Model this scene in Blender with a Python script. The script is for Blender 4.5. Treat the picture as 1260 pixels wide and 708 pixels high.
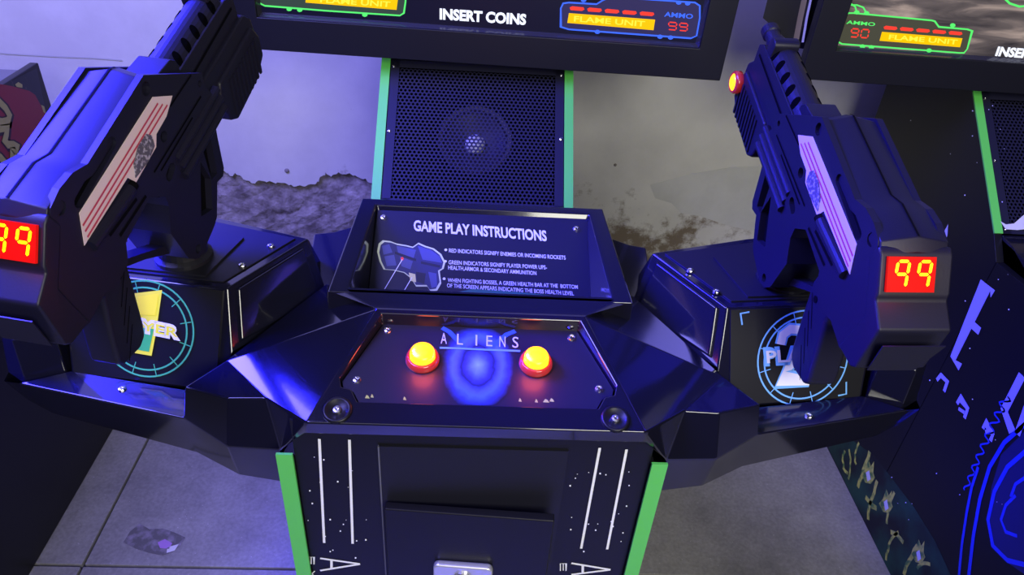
import bpy, bmesh, math, random
from mathutils import Vector, Matrix
from mathutils.geometry import tessellate_polygon
random.seed(7)
for o in list(bpy.data.objects): bpy.data.objects.remove(o)
scene = bpy.context.scene
col = scene.collection

# ------------------------------------------------------------------ camera
FPX = 905.0
CX, CY = 630.0, 354.0
def _cam_axes():
    d = Vector((605-CX, -278-CY, FPX)).normalized()            # direction of depth (world +Y) in camera coords
    n = Vector((531-CX, 1647-CY, FPX)); n = (n - d*n.dot(d)).normalized()
    u = -n; x = d.cross(u)
    return x, d, u
_X, _Y, _Z = _cam_axes()
CAM = Vector((-.013, 0, 1.65))
def ray(px, py):
    v = Vector((px-CX, py-CY, FPX))
    return Vector((_X.dot(v), _Y.dot(v), _Z.dot(v)))
def hit(px, py, plane):
    N, P = plane
    v = ray(px, py)
    return CAM + v*((P-CAM).dot(N)/v.dot(N))
cam_data = bpy.data.cameras.new('camera'); cam = bpy.data.objects.new('camera', cam_data); col.objects.link(cam)
cam_data.sensor_width = 36; cam_data.lens = 36*FPX/1260; cam_data.clip_start = .02
m = Matrix.Identity(4)
for r, ax in enumerate((_X, _Y, _Z)):
    m[r][0] = ax.x; m[r][1] = -ax.y; m[r][2] = -ax.z; m[r][3] = CAM[r]
cam.matrix_world = m
scene.camera = cam

# ------------------------------------------------------------------ world, lamps, exposure
scene.view_settings.view_transform = 'Standard'; scene.view_settings.look = 'None'
scene.view_settings.exposure = 0.0; scene.view_settings.gamma = 1.0
scene.view_settings.use_curve_mapping = False
w = bpy.data.worlds.new('world'); scene.world = w; w.use_nodes = True
w.node_tree.nodes['Background'].inputs[0].default_value = (.07, .05, .32, 1)
w.node_tree.nodes['Background'].inputs[1].default_value = .07
def area(name, loc, target, size, energy, color, sy=None, spread=180):
    l = bpy.data.lights.new(name, 'AREA'); l.size = size; l.energy = energy; l.color = color
    if sy: l.shape = 'RECTANGLE'; l.size_y = sy
    l.spread = math.radians(spread)
    o = bpy.data.objects.new(name, l); col.objects.link(o); o.location = loc
    o.rotation_euler = (Vector(target)-Vector(loc)).to_track_quat('-Z', 'Y').to_euler()
    return o
area('blue_led_lamp', (-1.60, 1.25, 2.25), (-.50, .75, 1.2), .8, 66, (.020, .016, 1), spread=58)
area('violet_ceiling_lamp', (-1.5, .5, 3.0), (-.7, 2.0, .8), 1.4, 112, (.25, .23, 1), spread=140)
area('white_ceiling_lamp', (-.1, -.9, 3.0), (.2, 1.0, .8), 1.2, 6, (1, .97, .92))
area('warm_hall_lamp', (.95, -1.7, 2.40), (.9, 2.1, .7), 1.3, 74, (1, .98, .86))

# ------------------------------------------------------------------ materials
MAT = {}
def mat(name, color, rough=.5, metal=0., coat=0., emit=None, es=1., noise=None, bump=None, spec=.5):
    if name in MAT: return MAT[name]
    M = bpy.data.materials.new(name); M.use_nodes = True; nt = M.node_tree
    b = nt.nodes['Principled BSDF']
    b.inputs['Base Color'].default_value = (*color, 1); b.inputs['Roughness'].default_value = rough
    b.inputs['Metallic'].default_value = metal; b.inputs['Coat Weight'].default_value = coat
    b.inputs['Coat Roughness'].default_value = .06; b.inputs['Specular IOR Level'].default_value = spec
    if emit:
        b.inputs['Emission Color'].default_value = (*emit, 1); b.inputs['Emission Strength'].default_value = es
    tc = None
    if noise or bump:
        tc = nt.nodes.new('ShaderNodeTexCoord')
    if noise:
        sc, c2, lo, hi = noise
        n = nt.nodes.new('ShaderNodeTexNoise'); n.inputs['Scale'].default_value = sc; n.inputs['Detail'].default_value = 8
        r = nt.nodes.new('ShaderNodeValToRGB'); r.color_ramp.elements[0].position = lo; r.color_ramp.elements[1].position = hi
        r.color_ramp.elements[0].color = (*color, 1); r.color_ramp.elements[1].color = (*c2, 1)
        nt.links.new(tc.outputs['Object'], n.inputs['Vector']); nt.links.new(n.outputs['Fac'], r.inputs['Fac'])
        nt.links.new(r.outputs['Color'], b.inputs['Base Color'])
    if bump:
        sc, st, di = bump
        n = nt.nodes.new('ShaderNodeTexNoise'); n.inputs['Scale'].default_value = sc; n.inputs['Detail'].default_value = 6
        bp = nt.nodes.new('ShaderNodeBump'); bp.inputs['Strength'].default_value = st; bp.inputs['Distance'].default_value = di
        nt.links.new(tc.outputs['Object'], n.inputs['Vector']); nt.links.new(n.outputs['Fac'], bp.inputs['Height'])
        nt.links.new(bp.outputs['Normal'], b.inputs['Normal'])
    MAT[name] = M
    return M
gloss = mat('glossy_black_plastic', (.007, .007, .016), .11, coat=.6, bump=(9, .03, .01))
satin = mat('satin_black_laminate', (.007, .007, .010), .36, bump=(300, .05, .001), spec=.28)
matte = mat('matte_black_steel', (.010, .010, .016), .45, spec=.35)
void = mat('black_void', (.002, .002, .003), .9, spec=0.)
gunm = mat('gun_black_plastic', (.010, .0095, .022), .42, bump=(420, .10, .0008), spec=.3)
gund = mat('gun_dark_recess', (.003, .003, .004), .7, spec=.05)
green = mat('green_edge_molding', (.12, .62, .10), .4)
chrome = mat('chrome', (.75, .75, .78), .22, metal=1)
steel = mat('brushed_steel', (.55, .55, .58), .32, metal=1)
white_print = mat('white_print', (.95, .95, .95), .5)
pale_print = mat('pale_print', (.60, .60, .72), .5)
bezel = mat('monitor_bezel_black', (.008, .008, .012), .42, bump=(500, .05, .0005), spec=.3)
plate_m = mat('printed_plate_black', (.010, .010, .026), .36, coat=.08)

# ------------------------------------------------------------------ object helpers
OFF = {}; CTR = {}
def thing(name, label, cat, loc, group=None, rot=None):
    o = bpy.data.objects.new(name, None); col.objects.link(o); o.location = loc; o.empty_display_size = .1
    o['label'] = label; o['category'] = cat
    if group: o['group'] = group
    if rot is not None: o.rotation_euler = rot
    OFF[o] = Vector(loc) if rot is None else Vector((0, 0, 0)); CTR[o] = Vector((0, 0, 0))
    return o
def root_of(o):
    while o.parent: o = o.parent
    return o
def add(name, verts, faces, material, parent=None, smooth=False, bevel=0, seg=2, kind=None, label=None, cat=None, group=None, angle=25):
    verts = [Vector(v) for v in verts]
    lo = Vector([min(v[i] for v in verts) for i in range(3)]); hi = Vector([max(v[i] for v in verts) for i in range(3)])
    c = (lo+hi)/2
    me = bpy.data.meshes.new(name); me.from_pydata([tuple(v-c) for v in verts], [], faces)
    me.materials.append(material)
    bm = bmesh.new(); bm.from_mesh(me); bmesh.ops.recalc_face_normals(bm, faces=bm.faces); bm.to_mesh(me); bm.free()
    o = bpy.data.objects.new(name, me); col.objects.link(o)
    if parent is None:
        o.location = c; CTR[o] = Vector((0, 0, 0)); OFF[o] = c
    else:
        r = root_of(parent); cc = c - OFF[r]
        o.parent = parent; o.location = cc - CTR[parent] if parent is not r else cc
        CTR[o] = cc
    if smooth:
        for p in me.polygons: p.use_smooth = True
    if bevel:
        b = o.modifiers.new('bevel', 'BEVEL'); b.width = bevel; b.segments = seg; b.limit_method = 'ANGLE'; b.angle_limit = math.radians(angle)
        b.harden_normals = False
        for p in me.polygons: p.use_smooth = True
        wn = o.modifiers.new('wn', 'WEIGHTED_NORMAL'); wn.keep_sharp = True
    if kind: o['kind'] = kind
    if label: o['label'] = label
    if cat: o['category'] = cat
    if group: o['group'] = group
    return o
class MB:
    def __init__(s): s.v = []; s.f = []
    def add(s, v, f):
        n = len(s.v); s.v += [Vector(p) for p in v]; s.f += [tuple(i+n for i in q) for q in f]; return s
    def box(s, a, b):
        (x0, y0, z0), (x1, y1, z1) = a, b
        return s.add([(x0,y0,z0),(x1,y0,z0),(x1,y1,z0),(x0,y1,z0),(x0,y0,z1),(x1,y0,z1),(x1,y1,z1),(x0,y1,z1)],
              [(0,3,2,1),(4,5,6,7),(0,1,5,4),(1,2,6,5),(2,3,7,6),(3,0,4,7)])
    def prism(s, loops, o, u, v, n, d0, d1):
        """polygon (with holes) in frame o,u,v extruded from d0 to d1 along n"""
        if not isinstance(loops[0][0], (tuple, list)): loops = [loops]
        flat = [p for l in loops for p in l]
        tri = tessellate_polygon([[Vector((p[0], p[1], 0)) for p in l] for l in loops])
        k = len(flat)
        vs = [o+u*p[0]+v*p[1]+n*d0 for p in flat]+[o+u*p[0]+v*p[1]+n*d1 for p in flat]
        if len(loops) == 1:
            fs = [tuple(range(k)), tuple(range(k, 2*k))[::-1]]
        else:
            fs = [tuple(t) for t in tri]+[tuple(i+k for i in t)[::-1] for t in tri]
        b = 0
        for l in loops:
            for i in range(len(l)):
                j = (i+1) % len(l); fs.append((b+i, b+j, b+j+k, b+i+k))
            b += len(l)
        return s.add(vs, fs)
    def tube(s, p0, p1, r0, r1=None, n=20, caps=True):
        r1 = r0 if r1 is None else r1
        p0, p1 = Vector(p0), Vector(p1); d = (p1-p0).normalized()
        a = d.orthogonal().normalized(); b = d.cross(a)
        vs = []
        for p, r in ((p0, r0), (p1, r1)):
            for i in range(n):
                t = 2*math.pi*i/n; vs.append(p+a*math.cos(t)*r+b*math.sin(t)*r)
        fs = [(i, (i+1) % n, n+(i+1) % n, n+i) for i in range(n)]
        if caps: fs += [tuple(range(n))[::-1], tuple(range(n, 2*n))]
        return s.add(vs, fs)
    def lathe(s, o, axis, prof, n=24, caps=True):
        """prof: list of (radius, height) along axis"""
        o, d = Vector(o), Vector(axis).normalized(); a = d.orthogonal().normalized(); b = d.cross(a)
        vs = []; fs = []
        for r, h in prof:
            for i in range(n):
                t = 2*math.pi*i/n; vs.append(o+d*h+(a*math.cos(t)+b*math.sin(t))*max(r, 1e-5))
        for k in range(len(prof)-1):
            for i in range(n): fs.append((k*n+i, k*n+(i+1) % n, (k+1)*n+(i+1) % n, (k+1)*n+i))
        if caps: fs.append(tuple(range(n))[::-1]); k = len(prof)-1; fs.append(tuple(range(k*n, k*n+n)))
        return s.add(vs, fs)
    def ribbon(s, pts, width, N, lift=.0006, closed=False):
        """flat stroke lying on a plane with normal N"""
        pts = [Vector(p) for p in pts]; N = Vector(N).normalized(); k = len(pts)
        L = []; Rr = []
        for i in range(k):
            if closed: a, b = pts[i-1], pts[(i+1) % k]
            else: a, b = pts[max(i-1, 0)], pts[min(i+1, k-1)]
            d = (b-a).normalized(); sd = N.cross(d).normalized()*width/2
            if 0 < i < k-1 or closed:
                d1 = (pts[i]-pts[i-1]).normalized(); cs = max(.5, d1.dot(d)); sd /= cs
            L.append(pts[i]+sd+N*lift); Rr.append(pts[i]-sd+N*lift)
        n0 = len(s.v); s.v += L+Rr
        for i in range(k if closed else k-1):
            j = (i+1) % k; s.f.append((n0+i, n0+j, n0+k+j, n0+k+i))
        return s
    def flat(s, pts, N, lift=.0006):
        n = len(s.v); N = Vector(N).normalized(); s.v += [Vector(p)+N*lift for p in pts]; s.f.append(tuple(range(n, n+len(pts)))); return s
    def build(s, name, material, parent=None, **k): return add(name, s.v, s.f, material, parent, **k)

VX, VY, VZ = Vector((1,0,0)), Vector((0,1,0)), Vector((0,0,1))
def hor(z): return (VZ, Vector((0,0,z)))
def vy(y): return (VY, Vector((0,y,0)))
def vx(x): return (VX, Vector((x,0,0)))
def plane3(a, b, c):
    a, b, c = Vector(a), Vector(b), Vector(c); n = (b-a).cross(c-a).normalized()
    if n.dot(CAM-a) < 0: n = -n
    return (n, a)
_glyph = {}
def text_mesh(s, bold=0.0):
    key = (s, bold)
    if key in _glyph: return _glyph[key]
    cu = bpy.data.curves.new('t', 'FONT'); cu.body = s; cu.size = 1; cu.offset = bold; cu.resolution_u = 3
    o = bpy.data.objects.new('t', cu); col.objects.link(o)
    bpy.context.view_layer.update()
    dg = bpy.context.evaluated_depsgraph_get(); me = bpy.data.meshes.new_from_object(o.evaluated_get(dg))
    vs = [v.co.copy() for v in me.vertices]; fs = [tuple(p.vertices) for p in me.polygons]
    bpy.data.objects.remove(o); bpy.data.curves.remove(cu); bpy.data.meshes.remove(me)
    x0 = min(v.x for v in vs); x1 = max(v.x for v in vs); y0 = 0; y1 = .73
    _glyph[key] = ([((v.x-x0)/(x1-x0), (v.y-y0)/(y1-y0)) for v in vs], fs)
    return _glyph[key]
def text_px(name, s, plane, p0, p1, p2, material, parent, bold=.0, lift=.0008, **k):
    """lettering printed on a plane: p0 baseline start, p1 baseline end, p2 cap height above start"""
    N = plane[0] if plane[0].dot(CAM-plane[1]) > 0 else -plane[0]
    a, b, c = (hit(*p, plane) for p in (p0, p1, p2))
    vs, fs = text_mesh(s, bold)
    return add(name, [a+(b-a)*x+(c-a)*y+N*lift for x, y in vs], fs, material, parent, **k)
def ribbon_px(mb, plane, pts, width, closed=False, lift=.0006):
    N = plane[0] if plane[0].dot(CAM-plane[1]) > 0 else -plane[0]
    return mb.ribbon([hit(*p, plane) for p in pts], width, N, lift, closed)
def flat_px(mb, plane, pts, lift=.0006):
    N = plane[0] if plane[0].dot(CAM-plane[1]) > 0 else -plane[0]
    return mb.flat([hit(*p, plane) for p in pts], N, lift)
SEG = {'0': 'abcdef', '9': 'abcdfg', '9c': 'abcfg'}
def seven(mb, o, u, v, n, w, h, t, segs, lift, slant=.0):
    """seven segment digit, lower-left at o"""
    def bar(x0, y0, x1, y1):
        d = Vector((x1-x0, y1-y0)); L = d.length; d /= L; s = Vector((-d.y, d.x))*t/2
        g = t*.30
        P = [(g,0),(g+t/2,1),(L-g-t/2,1),(L-g,0),(L-g-t/2,-1),(g+t/2,-1)]
        pts = []
        for a, b in P:
            q = Vector((x0, y0))+d*a+s*b; pts.append(o+u*(q.x+slant*q.y)+v*q.y)
        mb.flat(pts, n, lift)
    m_ = h/2
    S = dict(a=(0,h,w,h), b=(w,h,w,m_), c=(w,m_,w,0), d=(0,0,w,0), e=(0,m_,0,0), f=(0,h,0,m_), g=(0,m_,w,m_))
    for k in segs: bar(*S[k])
def screw(parent, p, n, r=.0045, name='screw', mt=None):
    mb = MB(); mb.lathe(p, n, [(r, -.001), (r, .0008), (r*.85, .002), (r*.45, .0026), (r*.40, .0012), (.0, .0010)], 12)
    return mb.build(name, mt or chrome, parent, smooth=False)

# ------------------------------------------------------------------ floor
def floor_material():
    M = mat('concrete', (.20, .195, .20), .55); nt = M.node_tree; b = nt.nodes['Principled BSDF']
    g = nt.nodes.new('ShaderNodeNewGeometry')
    n1 = nt.nodes.new('ShaderNodeTexNoise'); n1.inputs['Scale'].default_value = 3.2; n1.inputs['Detail'].default_value = 9; n1.inputs['Roughness'].default_value = .7
    n2 = nt.nodes.new('ShaderNodeTexNoise'); n2.inputs['Scale'].default_value = 110; n2.inputs['Detail'].default_value = 3
    v = nt.nodes.new('ShaderNodeTexVoronoi'); v.inputs['Scale'].default_value = 60
    for n in (n1, n2, v): nt.links.new(g.outputs['Position'], n.inputs['Vector'])
    r1 = nt.nodes.new('ShaderNodeValToRGB'); r1.color_ramp.elements[0].position = .3; r1.color_ramp.elements[1].position = .72
    r1.color_ramp.elements[0].color = (.15, .145, .145, 1); r1.color_ramp.elements[1].color = (.34, .33, .325, 1)
    r2 = nt.nodes.new('ShaderNodeValToRGB'); r2.color_ramp.elements[0].position = .35; r2.color_ramp.elements[1].position = .72
    r2.color_ramp.elements[0].color = (.86, .86, .86, 1); r2.color_ramp.elements[1].color = (1.12, 1.12, 1.12, 1)
    r3 = nt.nodes.new('ShaderNodeValToRGB'); r3.color_ramp.elements[0].position = .03; r3.color_ramp.elements[1].position = .09
    r3.color_ramp.elements[0].color = (1.9, 1.9, 1.9, 1); r3.color_ramp.elements[1].color = (1, 1, 1, 1)
    m1 = nt.nodes.new('ShaderNodeMixRGB'); m1.blend_type = 'MULTIPLY'; m1.inputs[0].default_value = 1
    m2 = nt.nodes.new('ShaderNodeMixRGB'); m2.blend_type = 'MULTIPLY'; m2.inputs[0].default_value = 1
    nt.links.new(n1.outputs['Fac'], r1.inputs['Fac']); nt.links.new(n2.outputs['Fac'], r2.inputs['Fac']); nt.links.new(v.outputs['Distance'], r3.inputs['Fac'])
    nt.links.new(r1.outputs[0], m1.inputs[1]); nt.links.new(r2.outputs[0], m1.inputs[2])
    nt.links.new(m1.outputs[0], m2.inputs[1]); nt.links.new(r3.outputs[0], m2.inputs[2]); nt.links.new(m2.outputs[0], b.inputs['Base Color'])
    bp = nt.nodes.new('ShaderNodeBump'); bp.inputs['Strength'].default_value = .15; bp.inputs['Distance'].default_value = .002
    nt.links.new(n2.outputs['Fac'], bp.inputs['Height']); nt.links.new(bp.outputs['Normal'], b.inputs['Normal'])
    return M
conc = floor_material()
grout = mat('dark_joint', (.035, .033, .035), .9)
fl = MB().box((-3.4, -1.4, -.06), (3.4, 2.2, -.012)).build('floor', grout, kind='structure')
xs = [-3.338, -2.138, -.938, .262, 1.462, 2.662]; ys = [-1.29, -.09, 1.11, 2.31]
for i in range(5):
    for j in range(3):
        g = .003
        MB().box((xs[i]+g, ys[j]+g, -.05), (xs[i+1]-g, min(ys[j+1]-g, 2.14), 0)).build('slab', conc, fl, bevel=.002, seg=1)
# torn sticker residue on the floor
rs_m = mat('torn_sticker', (.10, .095, .10), .7, noise=(40, (.25, .22, .28), .45, .7))
pl0 = hor(0)
mb = MB(); flat = [hit(*p, pl0) for p in [(152,668),(160,655),(172,645),(184,652),(200,651),(215,656),(228,662),(222,672),(212,680),(200,684),(184,681),(168,676)]]
k = len(flat); mb.add([p for p in flat]+[p+VZ*.0012 for p in flat], [tuple(range(k)), tuple(range(k, 2*k))]+[(i, (i+1) % k, k+(i+1) % k, k+i) for i in range(k)])
res = mb.build('torn_sticker', rs_m, label='torn grey sticker residue stuck on the concrete floor at lower left', cat='sticker')
mb = MB(); flat_px(mb, hor(.0014), [(194,668),(203,664),(212,669),(208,676),(197,675)]); mb.build('scrap', mat('violet_scrap', (.35, .18, .5), .6), res)
mb = MB(); flat_px(mb, hor(.0014), [(206,674),(220,670),(215,678),(205,681)]); mb.build('scrap', mat('white_scrap', (.6, .58, .65), .6), res)

# ------------------------------------------------------------------ back wall
WY = 2.16
def wall_material(name, base, dark, sc, lo, hi, rough, bumpscale, bumpst, dist, stain=False):
    M = mat(name, base, rough); nt = M.node_tree; b = nt.nodes['Principled BSDF']
    g = nt.nodes.new('ShaderNodeNewGeometry')
    n1 = nt.nodes.new('ShaderNodeTexNoise'); n1.inputs['Scale'].default_value = sc; n1.inputs['Detail'].default_value = 10; n1.inputs['Roughness'].default_value = .65
    nt.links.new(g.outputs['Position'], n1.inputs['Vector'])
    r1 = nt.nodes.new('ShaderNodeValToRGB'); r1.color_ramp.elements[0].position = lo; r1.color_ramp.elements[1].position = hi
    r1.color_ramp.elements[0].color = (*dark, 1); r1.color_ramp.elements[1].color = (*base, 1)
    nt.links.new(n1.outputs['Fac'], r1.inputs['Fac']); out = r1.outputs[0]
    if stain:
        n3 = nt.nodes.new('ShaderNodeTexNoise'); n3.inputs['Scale'].default_value = 9; n3.inputs['Detail'].default_value = 11; n3.inputs['Roughness'].default_value = .72
        nt.links.new(g.outputs['Position'], n3.inputs['Vector'])
        sx = nt.nodes.new('ShaderNodeSeparateXYZ'); nt.links.new(g.outputs['Position'], sx.inputs[0])
        mr = nt.nodes.new('ShaderNodeMapRange'); mr.inputs[1].default_value = .30; mr.inputs[2].default_value = .66; mr.inputs[3].default_value = .24; mr.inputs[4].default_value = -.12
        nt.links.new(sx.outputs['Z'], mr.inputs[0])
        ad = nt.nodes.new('ShaderNodeMath'); ad.operation = 'ADD'; nt.links.new(n3.outputs['Fac'], ad.inputs[0]); nt.links.new(mr.outputs[0], ad.inputs[1])
        r3 = nt.nodes.new('ShaderNodeValToRGB'); r3.color_ramp.elements[0].position = .57; r3.color_ramp.elements[1].position = .70
        r3.color_ramp.elements[0].color = (0, 0, 0, 1); r3.color_ramp.elements[1].color = (1, 1, 1, 1)
        nt.links.new(ad.outputs[0], r3.inputs['Fac'])
        mx = nt.nodes.new('ShaderNodeMixRGB'); nt.links.new(r3.outputs[0], mx.inputs[0]); nt.links.new(out, mx.inputs[1]); mx.inputs[2].default_value = (.16, .125, .09, 1)
        out = mx.outputs[0]
    nt.links.new(out, b.inputs['Base Color'])
    n2 = nt.nodes.new('ShaderNodeTexNoise'); n2.inputs['Scale'].default_value = bumpscale; n2.inputs['Detail'].default_value = 8
    nt.links.new(g.outputs['Position'], n2.inputs['Vector'])
    bp = nt.nodes.new('ShaderNodeBump'); bp.inputs['Strength'].default_value = bumpst; bp.inputs['Distance'].default_value = dist
    nt.links.new(n2.outputs['Fac'], bp.inputs['Height']); nt.links.new(bp.outputs['Normal'], b.inputs['Normal'])
    return M
rubble = wall_material('bare_crumbling_wall', (.52, .47, .45), (.13, .11, .10), 16, .34, .72, .9, 30, .7, .02)
plaster = wall_material('white_plaster', (.62, .61, .58), (.50, .49, .47), 2.2, .35, .62, .75, 14, .10, .02, stain=True)
greyp = wall_material('grey_patch_paint', (.53, .53, .52), (.45, .45, .44), 3, .4, .6, .75, 14, .1, .02)
# bare wall: uneven grid
nx, nz = 130, 26
vs = []; fs = []
for j in range(nz+1):
    for i in range(nx+1):
        x = -3.4+6.8*i/nx; z = -.02+.85*j/nz
        vs.append((x, WY+random.uniform(-.005, .004), z))
for j in range(nz):
    for i in range(nx):
        a = j*(nx+1)+i; fs.append((a, a+1, a+nx+2, a+nx+1))
n0 = len(vs); vs += [(-3.4, WY+.01, .8), (3.4, WY+.01, .8), (3.4, WY+.01, 3.2), (-3.4, WY+.01, 3.2), (-3.4, WY+.2, -.02), (3.4, WY+.2, -.02), (3.4, WY+.2, 3.2), (-3.4, WY+.2, 3.2)]
fs += [(n0, n0+1, n0+2, n0+3), (n0+4, n0+5, n0+6, n0+7)]
wall = add('wall_back', vs, fs, rubble, kind='structure')
# plaster coat with ragged lower edge
edge_px = [(-60,196),(60,192),(150,205),(240,210),(258,207),(272,209),(284,216),(292,214),(300,221),(313,226),(322,222),(335,224),(348,226),(362,229),(376,228),(388,226),(394,219),(400,213),(408,217),(418,213),(430,213),(440,217),(452,222),(462,228)]
edge = [hit(*p, vy(WY-.014)) for p in edge_px]
rag = []
for i in range(len(edge)-1):
    for t in range(4):
        p = edge[i].lerp(edge[i+1], t/4); rag.append((p.x+random.uniform(-.004, .004), p.z+random.uniform(-.005, .005)))
low = [(-.30, .52), (-.1, .47), (.05, .40), (.2, .33), (.35, .26), (.5, .20), (.62, .17), (.75, .13), (1.0, .12), (1.5, .10), (3.4, .08)]
for i in range(len(low)-1):
    for t in range(5):
        f = t/5; rag.append((low[i][0]*(1-f)+low[i+1][0]*f, low[i][1]*(1-f)+low[i+1][1]*f+random.uniform(-.012, .012)))
poly = [(-3.4, .62)]+[p for p in rag if p[0] > -3.35]+[(3.4, .08), (3.4, 3.2), (-3.4, 3.2)]
MB().prism(poly, Vector((0, WY, 0)), VX, VZ, -VY, 0, .015).build('plaster_coat', plaster, wall)
# darker repaint patch on the right-hand plaster and a hairline crack ledge on the left
pg = [hit(*p, vy(WY-.0155)) for p in [(800,228),(850,214),(900,206),(960,203),(1090,205),(1090,300),(985,296),(930,285),(890,276),(862,266),(838,262),(826,250),(806,244)]]
MB().prism([(p.x, p.z) for p in pg], Vector((0, WY-.015, 0)), VX, VZ, -VY, 0, .0012).build('repaint_patch', greyp, wall)
cr = [hit(*p, vy(WY-.016)) for p in [(-40,62),(10,66),(60,69),(110,71),(150,74)]]
MB().ribbon(cr, .004, -VY, .001).build('crack', mat('crack_grey', (.42, .42, .42), .9), wall)
for p, r in (((353,210), .008), ((757,203), .005)):
    c = hit(*p, vy(WY-.015)); MB().lathe(c, -VY, [(r, 0), (r*.8, .004), (.001, .006)], 10).build('plug', mat('grey_plug', (.2, .18, .17), .8), wall)
# side walls and ceiling of the room are out of the frame

# ------------------------------------------------------------------ gun arcade machine
def mirror(pts): return [(-p[0], p[1], p[2]) for p in pts]
def grille_mesh(o, u, v, n, W, H, pitch, hole, margin):
    """perforated sheet: hexagonal cells with six-sided holes, solid margin"""
    mb = MB(); rows = int((H-2*margin)/(pitch*.866)); cols = int((W-2*margin)/pitch)
    R = pitch/math.sqrt(3)
    x0 = -W/2+margin+pitch/2; y0 = -H/2+margin+R
    for j in range(rows):
        for i in range(cols):
            cx = x0+i*pitch+(pitch/2 if j % 2 else 0); cy = y0+j*pitch*.866
            if cx > W/2-margin: continue
            out = []; inn = []; bk = []
            for k in range(6):
                t = math.pi/6+k*math.pi/3
                out.append(o+u*(cx+R*math.cos(t))+v*(cy+R*math.sin(t)))
                inn.append(o+u*(cx+hole*math.cos(t))+v*(cy+hole*math.sin(t)))
                bk.append(inn[-1]-n*.0015)
            mb.add(out+inn+bk, [(k, (k+1) % 6, 6+(k+1) % 6, 6+k) for k in range(6)]+[(6+k, 6+(k+1) % 6, 12+(k+1) % 6, 12+k) for k in range(6)])
    hw, hh, mg = W/2, H/2, margin+R*.5
    for a in ((-hw, -hh, hw, -hh+mg), (-hw, hh-mg, hw, hh), (-hw, -hh, -hw+mg, hh), (hw-mg, -hh, hw, hh)):
        mb.add([o+u*a[0]+v*a[1]+n*.0002, o+u*a[2]+v*a[1]+n*.0002, o+u*a[2]+v*a[3]+n*.0002, o+u*a[0]+v*a[3]+n*.0002], [(0, 1, 2, 3)])
    return mb
SB, ST = Vector((0, 1.345, .905)), Vector((0, 1.605, 1.126))     # speaker slope: bottom and top points
def cabinet(root, px_, hp, cx, hw):
    """pedestal flanks (centre px_, half width hp) and the speaker column (centre cx, half width hw)"""
    low = [(.60, 0), (.60, .985), (.66, .90), (1.30, .86), (1.30, 0)]
    high = [(1.301, 0), (1.301, .86), (SB.y, SB.z), (ST.y, ST.z), (ST.y+.02, 1.55), (1.96, 1.55), (1.96, 0)]
    sides = []
    for s in (-1, 1):
        def strip(par, xc, hh, a, b, th=.0035):
            x0, x1 = sorted((xc+s*(hh+.0008), xc+s*(hh-.0185)))
            (ya, za), (yb, zb) = a, b; d = Vector((0, yb-ya, zb-za)).normalized(); nn = Vector((0, -d.z, d.y))
            P = [Vector((x, ya, za)) for x in (x0, x1)]+[Vector((x, yb, zb)) for x in (x0, x1)]
            MB().add(P+[p+nn*th for p in P], [(0,1,3,2),(4,6,7,5),(0,4,5,1),(2,3,7,6),(0,2,6,4),(1,5,7,3)]).build('edge_molding', green, par)
        sp = MB().prism(low, Vector((px_+s*hp, 0, 0)), VY, VZ, VX*(-s), 0, .018).build('side_panel', satin, root, bevel=.001, seg=1); sides.append(sp)
        strip(sp, px_, hp, (.60, .0), (.60, .985))
        cp_ = MB().prism(high, Vector((cx+s*hw, 0, 0)), VY, VZ, VX*(-s), 0, .018).build('column_side', satin, root, bevel=.001, seg=1)
        strip(cp_, cx, hw, (SB.y, SB.z), (ST.y, ST.z)); strip(cp_, cx, hw, (ST.y, ST.z), (ST.y+.02, 1.55))
    d = (ST-SB).normalized(); nn = VX.cross(d); H = (ST-SB).length
    if nn.z < 0: nn = -nn
    mid = (SB+ST)/2+VX*cx+nn*.0015
    W = 2*hw-.040
    gr = grille_mesh(mid, VX, d, nn, W, H, .0092, .0034, .016).build('speaker_grille', mat('perforated_black_steel', (.014, .014, .035), .5, spec=.2), root, kind='stuff')
    for sx in (-1, 1):
        for f in (-.47, 0, .45):
            screw(root, mid+VX*sx*(W/2-.006)+d*H*f, nn, .0035)
    # hollow behind the grille with a speaker cone
    b0 = mid-nn*.13
    mb = MB(); hh = H/2
    c = [b0+VX*a*W/2+d*b*hh for a, b in ((-1,-1),(1,-1),(1,1),(-1,1))]; t = [mid-nn*.002+VX*a*W/2+d*b*hh for a, b in ((-1,-1),(1,-1),(1,1),(-1,1))]
    mb.add(c+t, [(0,1,2,3)]+[(i, (i+1) % 4, 4+(i+1) % 4, 4+i) for i in range(4)]); mb.build('speaker_box', void, root)
    sc = mid-nn*.022-d*.006
    sp = MB().lathe(sc, nn, [(.080, .012), (.078, .015), (.070, .013), (.066, .006), (.045, -.006), (.024, -.014), (.024, -.018)], 32, False).build('speaker_cone', mat('cone_black', (.02, .016, .03), .5), root)
    MB().lathe(sc-nn*.013, nn, [(.022, 0), (.021, .008), (.016, .015), (.008, .019), (.001, .020)], 24).build('dust_cap', mat('silver_cap', (.92, .92, .94), .4), sp)
    # back and upper body
    MB().box((cx-hw+.018, 1.93, 0), (cx+hw-.018, 1.955, 1.5)).build('back_panel', satin, root)
    MB().box((cx-hw+.018, ST.y+.022, ST.z), (cx+hw-.018, ST.y+.035, 1.5)).build('upper_panel', satin, root)
    MB().box((cx-hw+.018, .98, .30), (cx+hw-.018, SB.y+.02, .895)).build('inner_body', matte, root)
    return sides

mach = thing('arcade_machine', 'black two-player gun arcade machine with green edges and red-lit buttons, in the centre', 'arcade machine', (0, .62, 0))
cabinet(mach, -.002, .231, -.018, .209)

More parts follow.
